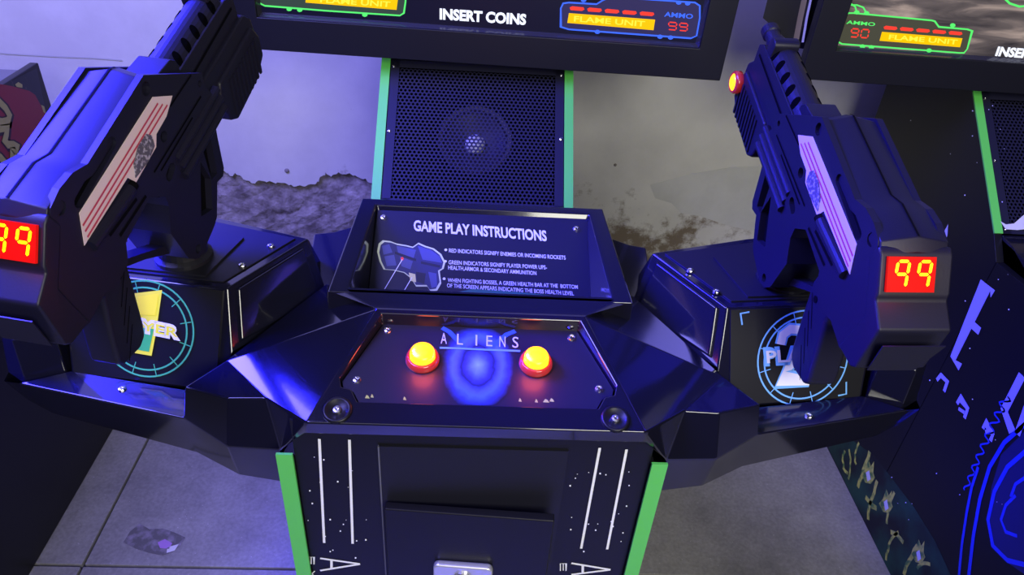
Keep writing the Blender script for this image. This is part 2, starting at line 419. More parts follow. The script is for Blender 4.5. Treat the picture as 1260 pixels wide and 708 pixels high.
# ---- pedestal front
PF = .604
mb = MB().box((-.214, PF, 0), (.210, PF+.018, 1.035)); ped = mb.build('pedestal_front', satin, mach)
pp = vy(PF)
cpx = [hit(467, 560, pp), hit(697, 570, pp)]
x0, x1 = cpx[0].x, cpx[1].x
MB().box((x0, PF-.0025, .3), (x1, PF+.004, .998)).build('coin_panel', matte, ped)
MB().box((x0-.0012, PF-.0032, .3), (x0+.0006, PF+.002, .998)).build('panel_seam', mat('worn_edge_grey', (.12, .12, .14), .5), ped)
# door slightly ajar, hinged on the left
pd = vy(PF-.006)
dl, dr = hit(475, 617, pd), hit(680, 634, pd)
dw = dr.x-dl.x
def door_pt(x, y, z):                     # door-local -> world, swung open about its left edge
    a = -math.radians(3.5)
    return Vector((dl.x+x*math.cos(a)-y*math.sin(a), PF-.006+x*math.sin(a)+y*math.cos(a), z))
mb = MB(); zt, zb = dl.z, .38
P = [door_pt(x, y, z) for z in (zb, zt) for x, y in ((0, -.012), (dw, -.012), (dw, .0), (0, .0))]
mb.add(P, [(0,3,2,1),(4,5,6,7),(0,1,5,4),(1,2,6,5),(2,3,7,6),(3,0,4,7)])
door = mb.build('coin_door', satin, mach, bevel=.002, seg=2)
pdoor = plane3(door_pt(0, -.012, zb), door_pt(dw, -.012, zb), door_pt(0, -.012, zt))
a = [hit(*p, pdoor) for p in ((534, 687), (607, 694))]
lw = (a[1]-a[0]).length; u = (a[1]-a[0]).normalized(); u.z = 0; u.normalize(); n = pdoor[0]
mb = MB(); c = a[0].lerp(a[1], .5); r = .008
loop = []
for qx, qy, t0 in ((lw/2-r, -r, 0), (-lw/2+r, -r, 90), (-lw/2+r, -.10+r, 180), (lw/2-r, -.10+r, 270)):
    for k in range(5):
        t = math.radians(t0+k*22.5); loop.append((qx+r*math.cos(t), qy+r*math.sin(t)))
mb.prism(loop, c, u, VZ, n, 0, .010); lk = mb.build('lock_plate', mat('lock_plate_silver', (.78, .78, .82), .3, metal=.7), door, bevel=.003, seg=2)
MB().lathe(c-VZ*.022+n*.009, n, [(.012, 0), (.012, .004), (.009, .006), (.002, .006)], 20).build('lock_cylinder', steel, door)
# printed lines and lettering on both sides of the pedestal front
def art_px(name, material, fn, parent): mb = MB(); fn(mb); return mb.build(name, material, parent)
for ln in (((393,540),(399,668)), ((430,541),(434,669)), ((738,551),(715,675)), ((771,553),(747,676))):
    mb = MB(); ribbon_px(mb, pp, ln, .0032); mb.build('printed_line', white_print, ped)
def letter_A(apx, l1, l2, bar):
    mb = MB(); ribbon_px(mb, pp, [l1, apx], .0036); ribbon_px(mb, pp, [l2, apx], .0036, lift=.0007); ribbon_px(mb, pp, bar, .0034, lift=.0008)
    mb.build('printed_letter', white_print, ped)
letter_A((443,694), (394,687), (394,702), ((408,689),(408,700)))
letter_A((751,701), (703,693), (703,707), ((717,695),(717,706)))
for ex, ey in ((383,690), (693,698)):
    mb = MB(); ribbon_px(mb, pp, [(ex-3.5,ey+4.5),(ex-3.5,ey-4.5),(ex+3.5,ey-4.5),(ex+3.5,ey+4.5)], .0014); ribbon_px(mb, pp, [(ex, ey-4.5), (ex, ey+4)], .0013, lift=.0007)
    mb.build('printed_letter', white_print, ped)
for ex, ey in ((384,706), (691,713)):
    mb = MB(); ribbon_px(mb, pp, [(ex-3.5,ey-3.5),(ex+3.5,ey+3.5)], .0014); ribbon_px(mb, pp, [(ex-3.5,ey+3.5),(ex+3.5,ey-3.5)], .0014, lift=.0007)
    mb.build('printed_letter', white_print, ped)
mb = MB()
for i in range(44):
    px, py = random.choice([(random.uniform(375,452), random.uniform(560,690)), (random.uniform(700,775), random.uniform(570,690))])
    s = random.uniform(.4, 1.0); flat_px(mb, pp, [(px-s,py-s),(px+s,py-s),(px+s,py+s),(px-s,py+s)], .0005)
mb.build('printed_stars', white_print, ped, kind='stuff')

# ---- control console shell (half coordinates, mirrored)
A1 = (.129, .733, 1.10); L1 = (.190, .585, 1.05)
sl = (1.10-1.05)/(.733-.585)
fz = lambda y: 1.05+(y-.585)*sl
OPN = [(.123, .7265), (.161, .641), (.158, .630), (.146, .627), (.137, .612)]           # opening of the button recess
PZ = lambda y: 1.0555+(y-.612)*.225                                                    # button plate plane
R1 = (.172, .772, 1.10); WR1 = (.198, .772, 1.097)
Bv = (.2125, .84, 1.060); Cv = (.3155, .708, 1.03)
P1 = (.350, .658, 1.03); P2 = (.293, .641, 1.03); P3 = (.251, .643, 1.03)
P1b = (.357, .651, .985); P2b = (.300, .625, .965); P3b = (.236, .622, .965)
P1k = (.360, .668, .905); P2k = (.300, .640, .897); P3k = (.236, .632, .893)
Lb = (.194, .592, 1.026)
V = []; Fc = []
def vid(p):
    p = tuple(round(c, 5) for c in p)
    if p not in V: V.append(p)
    return V.index(p)
def face(*ps):
    Fc.append(tuple(vid(p) for p in ps)); Fc.append(tuple(vid((-p[0], p[1], p[2])) for p in ps)[::-1])
oz = [(x, y, fz(y)) for x, y in OPN]
o0r = (0, OPN[0][1], fz(OPN[0][1])); o0f = (0, OPN[-1][1], fz(OPN[-1][1]))
L0 = (0, .585, 1.05); A0 = (0, .733, 1.10)
face(A0, A1, oz[0], o0r)
face(A1, L1, oz[1], oz[0]); face(L1, oz[2], oz[1]); face(L1, oz[3], oz[2]); face(L1, oz[4], oz[3]); face(L1, L0, o0f, oz[4])
dn = [(x, y, PZ(y)-.004) for x, y in OPN]
chain = [o0r]+oz+[o0f]; chd = [(0, OPN[0][1], PZ(OPN[0][1])-.004)]+dn+[(0, OPN[-1][1], PZ(OPN[-1][1])-.004)]
for i in range(len(chain)-1): face(chain[i], chain[i+1], chd[i+1], chd[i])
R0 = (0, .772, 1.10)
face(A0, R0, R1, A1)
face(R1, WR1, A1); face(A1, WR1, Bv); face(A1, Bv, Cv); face(A1, Cv, P3); face(P3, Cv, P2); face(P2, Cv, P1)
face(A1, P3, L1); face(L1, P3, P3b); face(L1, P3b, Lb); face(L0, L1, Lb, (0, .592, 1.026))
face(P3, P2, P2b, P3b); face(P2, P1, P1b, P2b)
face(P3b, P2b, P2k, P3k); face(P2b, P1b, P1k, P2k); face(Lb, P3b, (.236, .68, .94), (.2, .68, 1.0)); face(P3b, P3k, (.236, .68, .893), (.236, .68, .94)); face((0, .592, 1.026), Lb, (.2, .68, 1.0), (0, .68, 1.0))
# block side down to the shelf, shelf, its front lip and the skirt below
S_in = (.357, .690, .985); S_f1 = (.575, .703, .985); S_b1 = (.525, .728, .985); S_b0 = (.372, .700, .985)
face(P1, Cv, (.3155, .72, .985), P1b)
face(P1b, S_f1, S_b1, S_b0, (.3155, .72, .985))
K1 = (.560, .716, .92); E1 = (.610, .722, .97); E1k = (.600, .735, .925)
face(P1b, S_f1, K1, P1k); face(S_f1, E1, E1k, K1)
# wing outer end and rear
E2 = (.655, .985, .97); E2k = (.645, .985, .93); BK = (.24, .955, .97); BKk = (.24, .955, .93)
face(E1, E2, E2k, E1k); face(E2, BK, BKk, E2k); face(BK, (0, .955, .97), (0, .955, .93), BKk)
# underside
face((0, .68, .93), (.236, .68, .93), BKk, (0, .955, .93)); face(P3k, P2k, BKk); face(P2k, P1k, BKk); face(P1k, K1, BKk); face(K1, E1k, E2k, BKk)
mb = MB(); mb.v = [Vector(p) for p in V]; mb.f = Fc
# gun housing boxes, end posts, instruction tray (solid islands of the same moulding)
a_ = (.245, .892, 1.10); d_ = (.319, .764, 1.10); e_ = (.535, .791, 1.10); f_ = (.590, .985, 1.10); ar_ = (.400, .944, 1.10)
c_ = (.320, .716, 1.02); c2_ = (.345, .712, .98); b2 = (.2125, .84, 1.05)
DTL = Vector((.334, .760, 1.10)); 
for s in (1, -1):
    M_ = lambda p: (s*p[0], p[1], p[2])
    top = [a_, d_, e_, f_, ar_]
    bot = [(.2125, .842, 1.035), (.314, .7266, 1.028), (.330, .704, .98), (.525, .7285, .98), (.610, .985, .97), (.40, .955, .97), (.215, .93, .97), (.2125, .842, .97)]
    vs = [M_(p) for p in top+bot]
    fs = [(0,1,2,3,4), (0,5,6,1), (1,6,7,8,2), (2,8,9,3), (3,9,10,4), (4,10,11,0), (0,11,12,5)]
    mb.add(vs, fs)
    # end post beside the shelf, rounded top
    mb.add([M_(p) for p in [(.530,.727,.975),(.575,.712,.975),(.610,.735,.975),(.650,.97,.975),(.56,.97,.975),(.535,.737,1.040),(.578,.722,1.040),(.603,.742,1.040),(.640,.96,1.05),(.57,.96,1.05)]],
           [(0,1,6,5),(1,2,7,6),(2,3,8,7),(3,4,9,8),(4,0,5,9),(5,6,7,8,9)])
    # rear flange between tray and housing
    mb.add([M_(p) for p in [(.18,.775,1.05),(.2125,.842,1.045),(.25,.90,1.055),(.255,.968,1.062),(.229,.975,1.062),(.18,1.008,1.062),(.18,.775,.96),(.2125,.842,.96),(.25,.90,.96),(.24,.955,.96),(.205,.985,.96),(.18,.99,.96)]],
           [(0,1,2,3,4,5),(0,6,7,1),(1,7,8,2),(2,8,9,3),(3,9,10,4),(4,10,11,5)])
# tray: rim and well walls
ri = [(-.170,.777),(.170,.777),(.163,.990),(-.163,.990)]; ro = [(-.196,.766),(.196,.766),(.186,1.008),(-.186,1.008)]
zr = [1.100, 1.100, 1.105, 1.105]
TP = [(-.160,.800,1.000),(.160,.800,1.000),(.160,.986,1.097),(-.160,.986,1.097)]
vs = [(x, y, z) for (x, y), z in zip(ri, zr)]+[(x, y, z) for (x, y), z in zip(ro, zr)]+TP+[(x*1.03, y+(.012 if y > .9 else 0), .96) for x, y in ro]
fs = []
for i in range(4):
    j = (i+1) % 4; fs += [(i, j, 4+j, 4+i), (i, 8+i, 8+j, j), (4+i, 4+j, 12+j, 12+i)]
mb.add(vs, fs)
con = mb.build('control_console', gloss, mach, bevel=.006, seg=3, angle=14)

# raised flat panel on the inner face of each gun housing
for s in (1, -1):
    q = [Vector((s*p[0], p[1], p[2])) for p in ((.245,.892,1.10), (.2125,.842,1.035), (.314,.7266,1.028), (.319,.764,1.10))]
    c = sum(q, Vector())/4; n = (q[2]-q[0]).cross(q[3]-q[1]).normalized()
    if n.dot(Vector((0, .5, 1.4))-c) < 0: n = -n
    qq = [c+(p-c)*.80 for p in q]; qb = [c+(p-c)*.86-n*.002 for p in q]; qq = [p+n*.004 for p in qq]
    MB().add(qq+qb, [(0,1,2,3)]+[(i, (i+1) % 4, 4+(i+1) % 4, 4+i) for i in range(4)]).build('housing_panel', gloss, con, bevel=.002, seg=2)

# ---- button plate
pts = [(x*.985, y, PZ(y)) for x, y in OPN]
poly = [(-x, y, z) for x, y, z in pts]+pts[::-1]
pn = plane3((0, .612, PZ(.612)), (.1, .612, PZ(.612)), (0, .72, PZ(.72))); n = pn[0]
k = len(poly); bp_ = MB().add([Vector(p) for p in poly]+[Vector(p)-n*.003 for p in poly], [tuple(range(k)), tuple(range(k, 2*k))]+[(i, (i+1) % k, k+(i+1) % k, k+i) for i in range(k)])
bpl = bp_.build('button_plate', plate_m, con)
# soft blue emblem stand-in in the middle of the plate (abstract, layered print)
bl = [mat('print_blue_deep', (.015, .03, .22), .3, emit=(.01, .02, .25), es=.0), mat('print_blue_mid', (.03, .09, .55), .3), mat('print_blue_bright', (.10, .28, .95), .3), mat('print_blue_pale', (.30, .50, .95), .3)]
def oval(px, py, rx, ry, n_=28, ang=0):
    out = []
    for i in range(n_):
        t = 2*math.pi*i/n_; x, y = rx*math.cos(t), ry*math.sin(t); ca, sa = math.cos(ang), math.sin(ang)
        out.append((px+x*ca-y*sa, py+x*sa+y*ca))
    return out
def emblem_material():
    M = mat('emblem_glow_print', (.01, .01, .03), .36); nt = M.node_tree; b = nt.nodes['Principled BSDF']
    tc = nt.nodes.new('ShaderNodeTexCoord'); mp = nt.nodes.new('ShaderNodeMapping'); mp.inputs['Scale'].default_value = (1/.043, 1/.062, 1)
    sx = nt.nodes.new('ShaderNodeVectorMath'); sx.operation = 'LENGTH'
    n = nt.nodes.new('ShaderNodeTexNoise'); n.inputs['Scale'].default_value = 90; n.inputs['Detail'].default_value = 3
    ma = nt.nodes.new('ShaderNodeMath'); ma.operation = 'MULTIPLY_ADD'; ma.inputs[1].default_value = .16; ma.inputs[2].default_value = -.08
    ad = nt.nodes.new('ShaderNodeMath'); ad.operation = 'ADD'
    r = nt.nodes.new('ShaderNodeValToRGB'); e = r.color_ramp.elements
    e[0].position = 0; e[0].color = (.16, .34, .75, 1); e[1].position = 1.0; e[1].color = (.010, .010, .026, 1)
    for p, c in ((.22, (.06, .12, .70)), (.34, (.03, .04, .30)), (.46, (.012, .015, .10)), (.60, (.05, .09, .55)), (.70, (.05, .12, .75)), (.84, (.02, .035, .26))):
        x = e.new(p); x.color = (*c, 1)
    nt.links.new(tc.outputs['Object'], mp.inputs[0]); nt.links.new(mp.outputs[0], sx.inputs[0]); nt.links.new(tc.outputs['Object'], n.inputs['Vector'])
    nt.links.new(n.outputs['Fac'], ma.inputs[0]); nt.links.new(ma.outputs[0], ad.inputs[0]); nt.links.new(sx.outputs['Value'], ad.inputs[1]); nt.links.new(ad.outputs[0], r.inputs['Fac'])
    nt.links.new(r.outputs[0], b.inputs['Base Color'])
    return M
ec = hit(588, 450, pn)
mb = MB().flat([ec+VX*.046*math.cos(t*.1571)+pn[0].cross(VX)*.062*math.sin(t*.1571) for t in range(40)], pn[0], .0004)
mb.v = [Vector((p.x, min(p.y, .7245), p.z if p.y < .7245 else PZ(.7245)+.0004)) for p in mb.v]
mb.v = [Vector((p.x, max(p.y, .6145), p.z if p.y > .6145 else PZ(.6145)+.0004)) for p in mb.v]
mb.build('emblem_print', emblem_material(), con)
for a, b in (((544,404),(571,428)), ((634,408),(602,430))):
    mb = MB(); ribbon_px(mb, pn, [a, ((a[0]*2+b[0])/3, (a[1]*2+b[1])/3-3), b], .006, lift=.0008); mb.build('emblem_print', bl[1], con)
mb = MB(); ribbon_px(mb, pn, [(541,429),(560,429.5),(600,431.5),(640,433)], .0028, lift=.0014); mb.build('emblem_underline', bl[2], con)
lx = [546, 566, 586, 602, 618, 634]
for ch, x in zip('ALIENS', lx):
    w_ = 2.2 if ch == 'I' else 7.5
    y0 = 422+(x-546)*.055
    text_px('plate_letter', ch, pn, (x-w_/2, y0+2), (x+w_/2, y0+2.4), (x-w_/2+.3, y0-12), mat('pale_blue_print', (.38, .50, .80), .4), con, lift=.0016)
for p, s in (((452,489),3), ((458,488),2), ((498,491),2), ((672,494),4), ((679,493),3), ((660,494),2), ((640,493),2)):
    mb = MB(); flat_px(mb, pn, [(p[0]-s,p[1]+1.5),(p[0]-s*.3,p[1]-2.5),(p[0]+s*.4,p[1]-1.2),(p[0]+s,p[1]+2)], .0005)
    mb.build('printed_fleck', mat('green_yellow_print', (.35, .42, .10), .5), con)
for p in ((477,407), (703,416), (439,468), (737,479)): screw(con, hit(*p, pn), n, .0050)
# illuminated start buttons
lit = mat('lit_amber_lens', (.9, .15, .0), .3, emit=(1, .36, .01), es=3.4)
core = mat('lit_yellow_core', (1, .6, 0), .3, emit=(1, .60, .02), es=6.0)
redp = mat('red_translucent_plastic', (.42, .03, .03), .15, coat=.6, emit=(1, .04, .02), es=.12)
for p in ((520,443), (659,448)):
    c = hit(*p, pn)
    MB().lathe(c, n, [(.0205, 0), (.0205, .003), (.0185, .008), (.0160, .010), (.0160, .004), (.001, .004)], 32).build('button_collar', redp, con, smooth=True)
    lens = MB().lathe(c, n, [(.0150, .004), (.0150, .013), (.0140, .0165), (.0115, .0185), (.007, .0198), (.0008, .0202)], 32)
    lens.build('start_button', lit, con, smooth=True)
    l = bpy.data.lights.new('button_glow', 'POINT'); l.energy = .17; l.color = (1, .10, .03); l.shadow_soft_size = .014
    lo_ = bpy.data.objects.new('button_glow', l); col.objects.link(lo_); lo_.location = c+n*.036
# big bolts in round dishes at the front corners
for p in ((415,505), (757,516)):
    pl = plane3((0, .585, 1.05), (.1, .585, 1.05), (0, .733, 1.10)); c = hit(*p, pl); nn = pl[0]
    MB().lathe(c, nn, [(.0165, -.002), (.0165, .0015), (.0145, .0030), (.0125, .0025), (.0105, .0004), (.0005, .0002)], 28).build('bolt_dish', satin, con, smooth=True)
    screw(con, c+nn*.0008, nn, .0050, 'bolt', steel)

# ---- instruction plate at the back of the tray
ip = plane3(TP[0], TP[1], TP[2]); n = ip[0]
q = [Vector(p)+n*.001 for p in TP]
ins = MB().add(q+[p-n*.003 for p in q], [(0,1,2,3),(4,5,6,7)]+[(i, (i+1) % 4, 4+(i+1) % 4, 4+i) for i in range(4)]).build('instruction_plate', plate_m, con)
ipl = (n, q[0])
lav = mat('lavender_print', (.62, .62, .88), .4)
text_px('plate_heading', 'GAME PLAY INSTRUCTIONS', ipl, (509,284), (673,297), (509,271), lav, con, bold=.03)
rows_ = [('RED INDICATORS SIGNIFY ENEMIES OR INCOMING ROCKETS', (552.5,311), (696,320)), ('GREEN INDICATORS SIGNIFY PLAYER POWER UPS-', (552,325.5), (673,332)),
         ('HEALTH,ARMOR & SECONDARY AMMUNITION', (551.5,332), (660,339)), ('WHEN FIGHTING BOSSES, A GREEN HEALTH BAR AT THE  BOTTOM', (551,347.5), (711,356)), ('OF THE SCREEN APPEARS INDICATING THE BOSS HEALTH LEVEL', (550,354), (706,364))]
for s, p0, p1 in rows_:
    text_px('plate_text', s, ipl, p0, p1, (p0[0], p0[1]-5), lav, con, bold=.006)
for p in ((548.5,308), (548,322), (546.5,343.5)):
    mb = MB(); flat_px(mb, ipl, oval(*p, 1.8, 1.6, 10), .0008); mb.build('bullet_mark', lav, con)
for p in ((472,268), (709,282)): screw(con, hit(*p, ipl), n, .0050)
# printed rifle picture with pale outline
sil = [(466,300),(471,296),(480,297),(488,300),(500,302),(508,304),(515,299),(524,303),(534,306),(543,313),(548,323),(546,331),(541,334),(543,349),(538,358),(530,359),(526,353),(512,353),(506,343),(497,336),(484,333),(472,332),(467,322),(464,310)]
mb = MB(); flat_px(mb, ipl, sil, .0004); mb.build('rifle_outline_print', mat('outline_print', (.50, .55, .42), .5), con)
cx_, cy_ = 508, 326
mb = MB(); flat_px(mb, ipl, [(cx_+(x-cx_)*.94, cy_+(y-cy_)*.93) for x, y in sil], .0006); mb.build('rifle_print', mat('rifle_blue_print', (.02, .022, .09), .5), con)
sh = mat('rifle_shade_print', (.055, .06, .22), .5); dk = mat('rifle_dark_print', (.01, .01, .03), .5)
for pts in ([(470,303),(479,301),(483,311),(472,314)], [(473,316),(485,314),(488,327),(476,328)], [(488,303),(512,308),(509,318),(490,312)], [(514,303),(530,308),(541,316),(544,324),(520,320)], [(527,335),(537,337),(538,353),(531,355)], [(492,316),(508,322),(505,332),(494,328)]):
    mb = MB(); flat_px(mb, ipl, pts, .0008); mb.build('rifle_print', sh, con)
for pts in ([(486,310),(512,319),(512,322),(486,313)], [(518,322),(542,327),(541,330),(518,325)], [(512,335),(524,337),(522,350),(513,347)]):
    mb = MB(); flat_px(mb, ipl, pts, .0009); mb.build('rifle_print', dk, con)
mb = MB(); flat_px(mb, ipl, [(503,336),(511,338),(512,348),(505,346)], .001); mb.build('rifle_print', mat('pale_yellow_print', (.55, .52, .30), .5), con)
mb = MB(); flat_px(mb, ipl, oval(495,319,1.8,2.2,10), .001); mb.build('rifle_print', mat('red_print', (.8, .05, .05), .5), con)
for ln in (((495,320),(473,357)), ((507,342),(497,359))):
    mb = MB(); ribbon_px(mb, ipl, ln, .0011, lift=.0012); mb.build('pointer_line', lav, con)
mb = MB()
flat_px(mb, ipl, [(545,364),(580,356),(620,358),(660,362),(700,366),(719,371),(719,380),(545,380)], .0003); mb.build('green_ground_print', mat('teal_print', (.02, .10, .09), .4), con)
mb = MB()
for t in range(26): 
    x = 478+t*3.1+random.uniform(-.5, .5); flat_px(mb, ipl, [(x,361+.03*(x-478)),(x+1.8,361+.03*(x-478)),(x+1.8,364+.03*(x-478)),(x,364+.03*(x-478))], .0006)
mb.build('plate_text', lav, con, kind='stuff')

# ---- gun housings: cover plates, screws, player decals
ring_g = mat('green_print', (.06, .42, .14), .5); ring_b = mat('blue_print', (.16, .45, .85), .5)
yel = mat('yellow_print', (.85, .80, .03), .5); gr2 = mat('mid_green_print', (.05, .45, .08), .5)
dblack = mat('decal_black', (.010, .010, .012), .34, spec=.2)
blueg = mat('pale_blue_letter', (.50, .72, .92), .5); wht = mat('cream_white_print', (.80, .80, .74), .5)
for s in (1, -1):
    X_ = lambda p: Vector((s*p[0], p[1], p[2]))
    # flat sheet on top with a raised second sheet under the gun
    sheet = [(.262,.888),(.328,.776),(.522,.800),(.574,.968),(.404,.930)]
    MB().prism([(s*x, y) for x, y in sheet], Vector((0, 0, 1.1005)), VX, VY, VZ, 0, .0015).build('cover_sheet', matte, con)
    sheet = [(.330,.880),(.352,.784),(.518,.803),(.558,.935)]
    MB().prism([(s*x, y) for x, y in sheet], Vector((0, 0, 1.1022)), VX, VY, VZ, 0, .0025).build('cover_sheet', matte, con)
    for p in (((849,333), (333,303)), ((881,359), (298,327))): screw(con, hit(*(p[0] if s > 0 else p[1]), hor(1.103)), VZ, .0048)
    # decal plate on the front face
    q = [X_(p) for p in ((.319,.764,1.10), (.330,.704,.98), (.525,.7285,.98), (.535,.791,1.10))]
    pl = plane3(q[0], q[1], q[2]); n = pl[0]
    c = sum(q, Vector())/4
    qq = [c+(p-c)*.955+n*.0025 for p in q]; qb = [p-n*.005 for p in qq]
    MB().add(qq+qb, [(0,1,2,3)]+[(i, (i+1) % 4, 4+(i+1) % 4, 4+i) for i in range(4)]).build('decal_plate', dblack, con)
    pl = (n, qq[0])
    if s > 0:
        cen, ex, bt = (988,441), (931,440), (986,497)
    else:
        cen, ex, bt = (180,405), (237,394), (174,462)
    cc = hit(*cen, pl); rad = ((hit(*ex, pl)-cc).length+(hit(*bt, pl)-cc).length)/2
    u = (q[2]-q[1]).normalized()*s; v = n.cross(u)
    if v.z < 0: v = -v
    for r in (1, .86):
        ring = [cc+(u*math.cos(2*math.pi*i/56)+v*math.sin(2*math.pi*i/56))*rad*r for i in range(56)]
        ins_ = [p for p in ring]
        MB().ribbon(ins_, .0022, n, .0006, True).build('decal_ring', ring_b if s > 0 else ring_g, con)
    for i in range(12):
        t = math.radians(15+30*i); dd = u*math.cos(t)+v*math.sin(t); MB().ribbon([cc+dd*rad*.74, cc+dd*rad*.98], .0012, n, .0008).build('decal_tick', ring_b if s > 0 else ring_g, con)
    if s > 0:
        two = [(960,424),(963,412),(972,405),(984,406),(992,413),(992,424),(984,436),(970,452),(960,466),(996,469)]
        for w_, m_, lf in ((.0165, ring_b, .0009), (.0115, wht, .0013)):
            mb = MB(); ribbon_px(mb, pl, two, w_, lift=lf); mb.build('decal_number', m_, con)
        text_px('decal_word', 'PLAYER', pl, (940,449), (1034,443), (938,428), ring_b, con, bold=.07, lift=.0016)
        text_px('decal_word', 'PLAYER', pl, (943,446.5), (1031,441), (941.5,431), wht, con, bold=.02, lift=.002)
        for b in ([(913,400),(911,386),(922,384)], [(1041,470),(1041,485),(1031,487)]):
            mb = MB(); ribbon_px(mb, pl, b, .0022); mb.build('decal_corner', ring_b, con)
    else:
        mb = MB(); flat_px(mb, pl, [(166,361),(200,357),(192,412),(187,438),(157,433),(166,383),(160,383)], .0009); mb.build('decal_number', yel, con)
        mb = MB(); flat_px(mb, pl, [(170,365),(196,361),(192,388),(168,387)], .0013); mb.build('decal_number', mat('bright_yellow_print', (.95, .85, .02), .5), con)
        mb = MB(); flat_px(mb, pl, [(167,402),(190,405),(184,433),(162,429)], .0013); mb.build('decal_number', gr2, con)
        text_px('decal_word', 'PLAYER', pl, (131,399), (223,418), (131.5,383), wht, con, bold=.08, lift=.0016)
        text_px('decal_word', 'PLAYER', pl, (134,397.5), (220,415), (134.5,386), yel, con, bold=.02, lift=.002)
    # swivel mount under the gun
    mc = Vector((.413, .828, 1.104) if s > 0 else (-.392, .826, 1.104))
    MB().lathe(mc, VZ, [(.036, 0), (.036, .005), (.030, .008), (.028, .012)] if s > 0 else [(.036, 0), (.036, .006), (.031, .010), (.029, .028)], 28).build('swivel_mount', matte, con, smooth=False)
    # shelf screw
    screw(con, hit(*((995,512) if s > 0 else (150,479)), hor(.9855)), VZ, .0052)

# ------------------------------------------------------------------ light guns
HWG = .0365
def build_gun(label, corner, yaw, pitch, seen):
    """gun frame: x right, y forward, z up; corner = rear lower corner of the visible side plate; seen = -1 left side, +1 right side"""
    ca, sa, cp, sp_ = math.cos(yaw), math.sin(yaw), math.cos(pitch), math.sin(pitch)
    fwd = Vector((sa*cp, ca*cp, sp_)); up = Vector((-sa*sp_, -ca*sp_, cp)); rt = fwd.cross(up)
    org = Vector(corner)-rt*HWG*seen
    root = thing('light_gun', label, 'light gun', org, 'two arcade guns on the console', rot=Matrix((rt, fwd, up)).transposed().to_euler())
    O = Vector((0, 0, 0))
    def prof(name, pts, x0, x1, m_, par=root, **k):
        return MB().prism(pts, O, VY, VZ, VX, x0, x1).build(name, m_, par, **k)
    def circ(s, t, r, k=14, sx=1., ang=0): return oval(s, t, r*sx, r, k, ang)
    def slot(s0, t0, s1, t1, r):
        a = math.atan2(t1-t0, s1-s0); out = []
        for i in range(7): q = a+math.pi/2+math.pi*i/6; out.append((s0+r*math.cos(q), t0+r*math.sin(q)))
        for i in range(7): q = a-math.pi/2+math.pi*i/6; out.append((s1+r*math.cos(q), t1+r*math.sin(q)))
        return out
    # side plates with through holes
    plate = [(.262,.107),(.139,.103),(.119,.112),(.098,.114),(.078,.110),(.064,.097),(.049,.075),(.036,.063),(.018,.060),(.004,.060),(.0,.0),(.030,-.012),(.062,-.010),(.085,-.020),(.108,-.018),(.122,.002),(.181,.005),(.205,-.020),(.250,-.016),(.330,-.020),(.352,.0),(.345,.020),(.350,.036)]
    holes = [circ(.256,.094,.0075), circ(.086,.101,.0075), circ(.019,.041,.0075), circ(.245,.035,.0065), slot(.178,.092,.106,.086,.0065), circ(.338,.030,.004), slot(.232,-.002,.222,-.005,.006)]
    for s in (-1, 1):
        sp = prof('side_plate', [plate]+holes, s*.029, s*HWG, gunm)
        # cartridge-like boss and trim lines below the sticker
        MB().tube((s*.0365, .085, .044), (s*.0365, .165, .038), .0075, n=14).build('side_boss', gunm, sp, smooth=False)
        MB().tube((s*.0365, .160, .0385), (s*.0365, .172, .0375), .0062, n=14).build('boss_cap', gund, sp)
        for (y0, z0, y1, z1) in ((.11,.028,.165,.022), (.12,.015,.178,.012)):
            MB().ribbon([(s*HWG, y0, z0), (s*HWG, y1, z1)], .004, VX*s, .0006).build('groove', gund, sp)
        for (y0, z0, y1, z1) in ((.215,.012,.300,.012), (.205,.020,.330,.018), (.275,.052,.330,.050)):
            MB().ribbon([(s*HWG, y0, z0), (s*HWG, y1, z1)], .0025, VX*s, .0006).build('groove', gund, sp)
        # striped sticker
        st_pts = [(.258,.081),(.286,.058),(.262,.049),(.236,.048),(.226,.038),(.176,.036),(.170,.050),(.080,.051),(.098,.079)]
        pk = mat('sticker_pale_pink', (.78, .62, .62), .5)
        stk = prof('sticker', st_pts, s*(HWG+.0004), s*(HWG+.0010), pk, sp)
        for off in (.054, .0605, .067):
            MB().ribbon([(s*(HWG+.001), .092-.3*(.067-off)-.0, off), (s*(HWG+.001), .268-(off-.058)*.9, off+.0035)], .0024, VX*s, .0003).build('stripe', mat('sticker_red', (.55, .05, .10), .5), sp)
        em = [(.178,.041),(.186,.054),(.204,.062),(.222,.062),(.228,.054),(.224,.042),(.205,.038)]
        prof('sticker_emblem', em, s*(HWG+.0012), s*(HWG+.0022), mat('emblem_dark', (.10, .09, .12), .5, noise=(260, (.45, .42, .50), .50, .62)), sp)
    # inner body and top shroud
    prof('inner_body', [(.250,.098),(.130,.100),(.07,.100),(.012,.055),(.008,.004),(.06,-.006),(.12,.006),(.18,.006),(.20,-.018),(.345,-.014),(.345,.036)], -.0295, .0295, gund)
    # shroud: lofted cross sections (flat ridge, bevelled shoulders)
    sec = [(.276, .100, .027, .008), (.262, .1100, .032, .008), (.140, .1095, .034, .008), (.120, .1180, .035, .008), (.076, .1190, .0355, .008), (.064, .1090, .036, .006)]
    vs = []; fs = []
    for y, z, h, c in sec:
        vs += [(-h, y, z-.024), (-h, y, z-c), (0, y, z), (h, y, z-c), (h, y, z-.024)]
    for i in range(len(sec)-1):
        for k in range(5): fs.append((i*5+k, i*5+(k+1) % 5, i*5+5+(k+1) % 5, i*5+5+k))
    fs += [tuple(range(5))[::-1], tuple(range(len(sec)*5-5, len(sec)*5))]
    shroud = add('top_shroud', vs, fs, gunm, root, bevel=.0015, seg=2, angle=30)
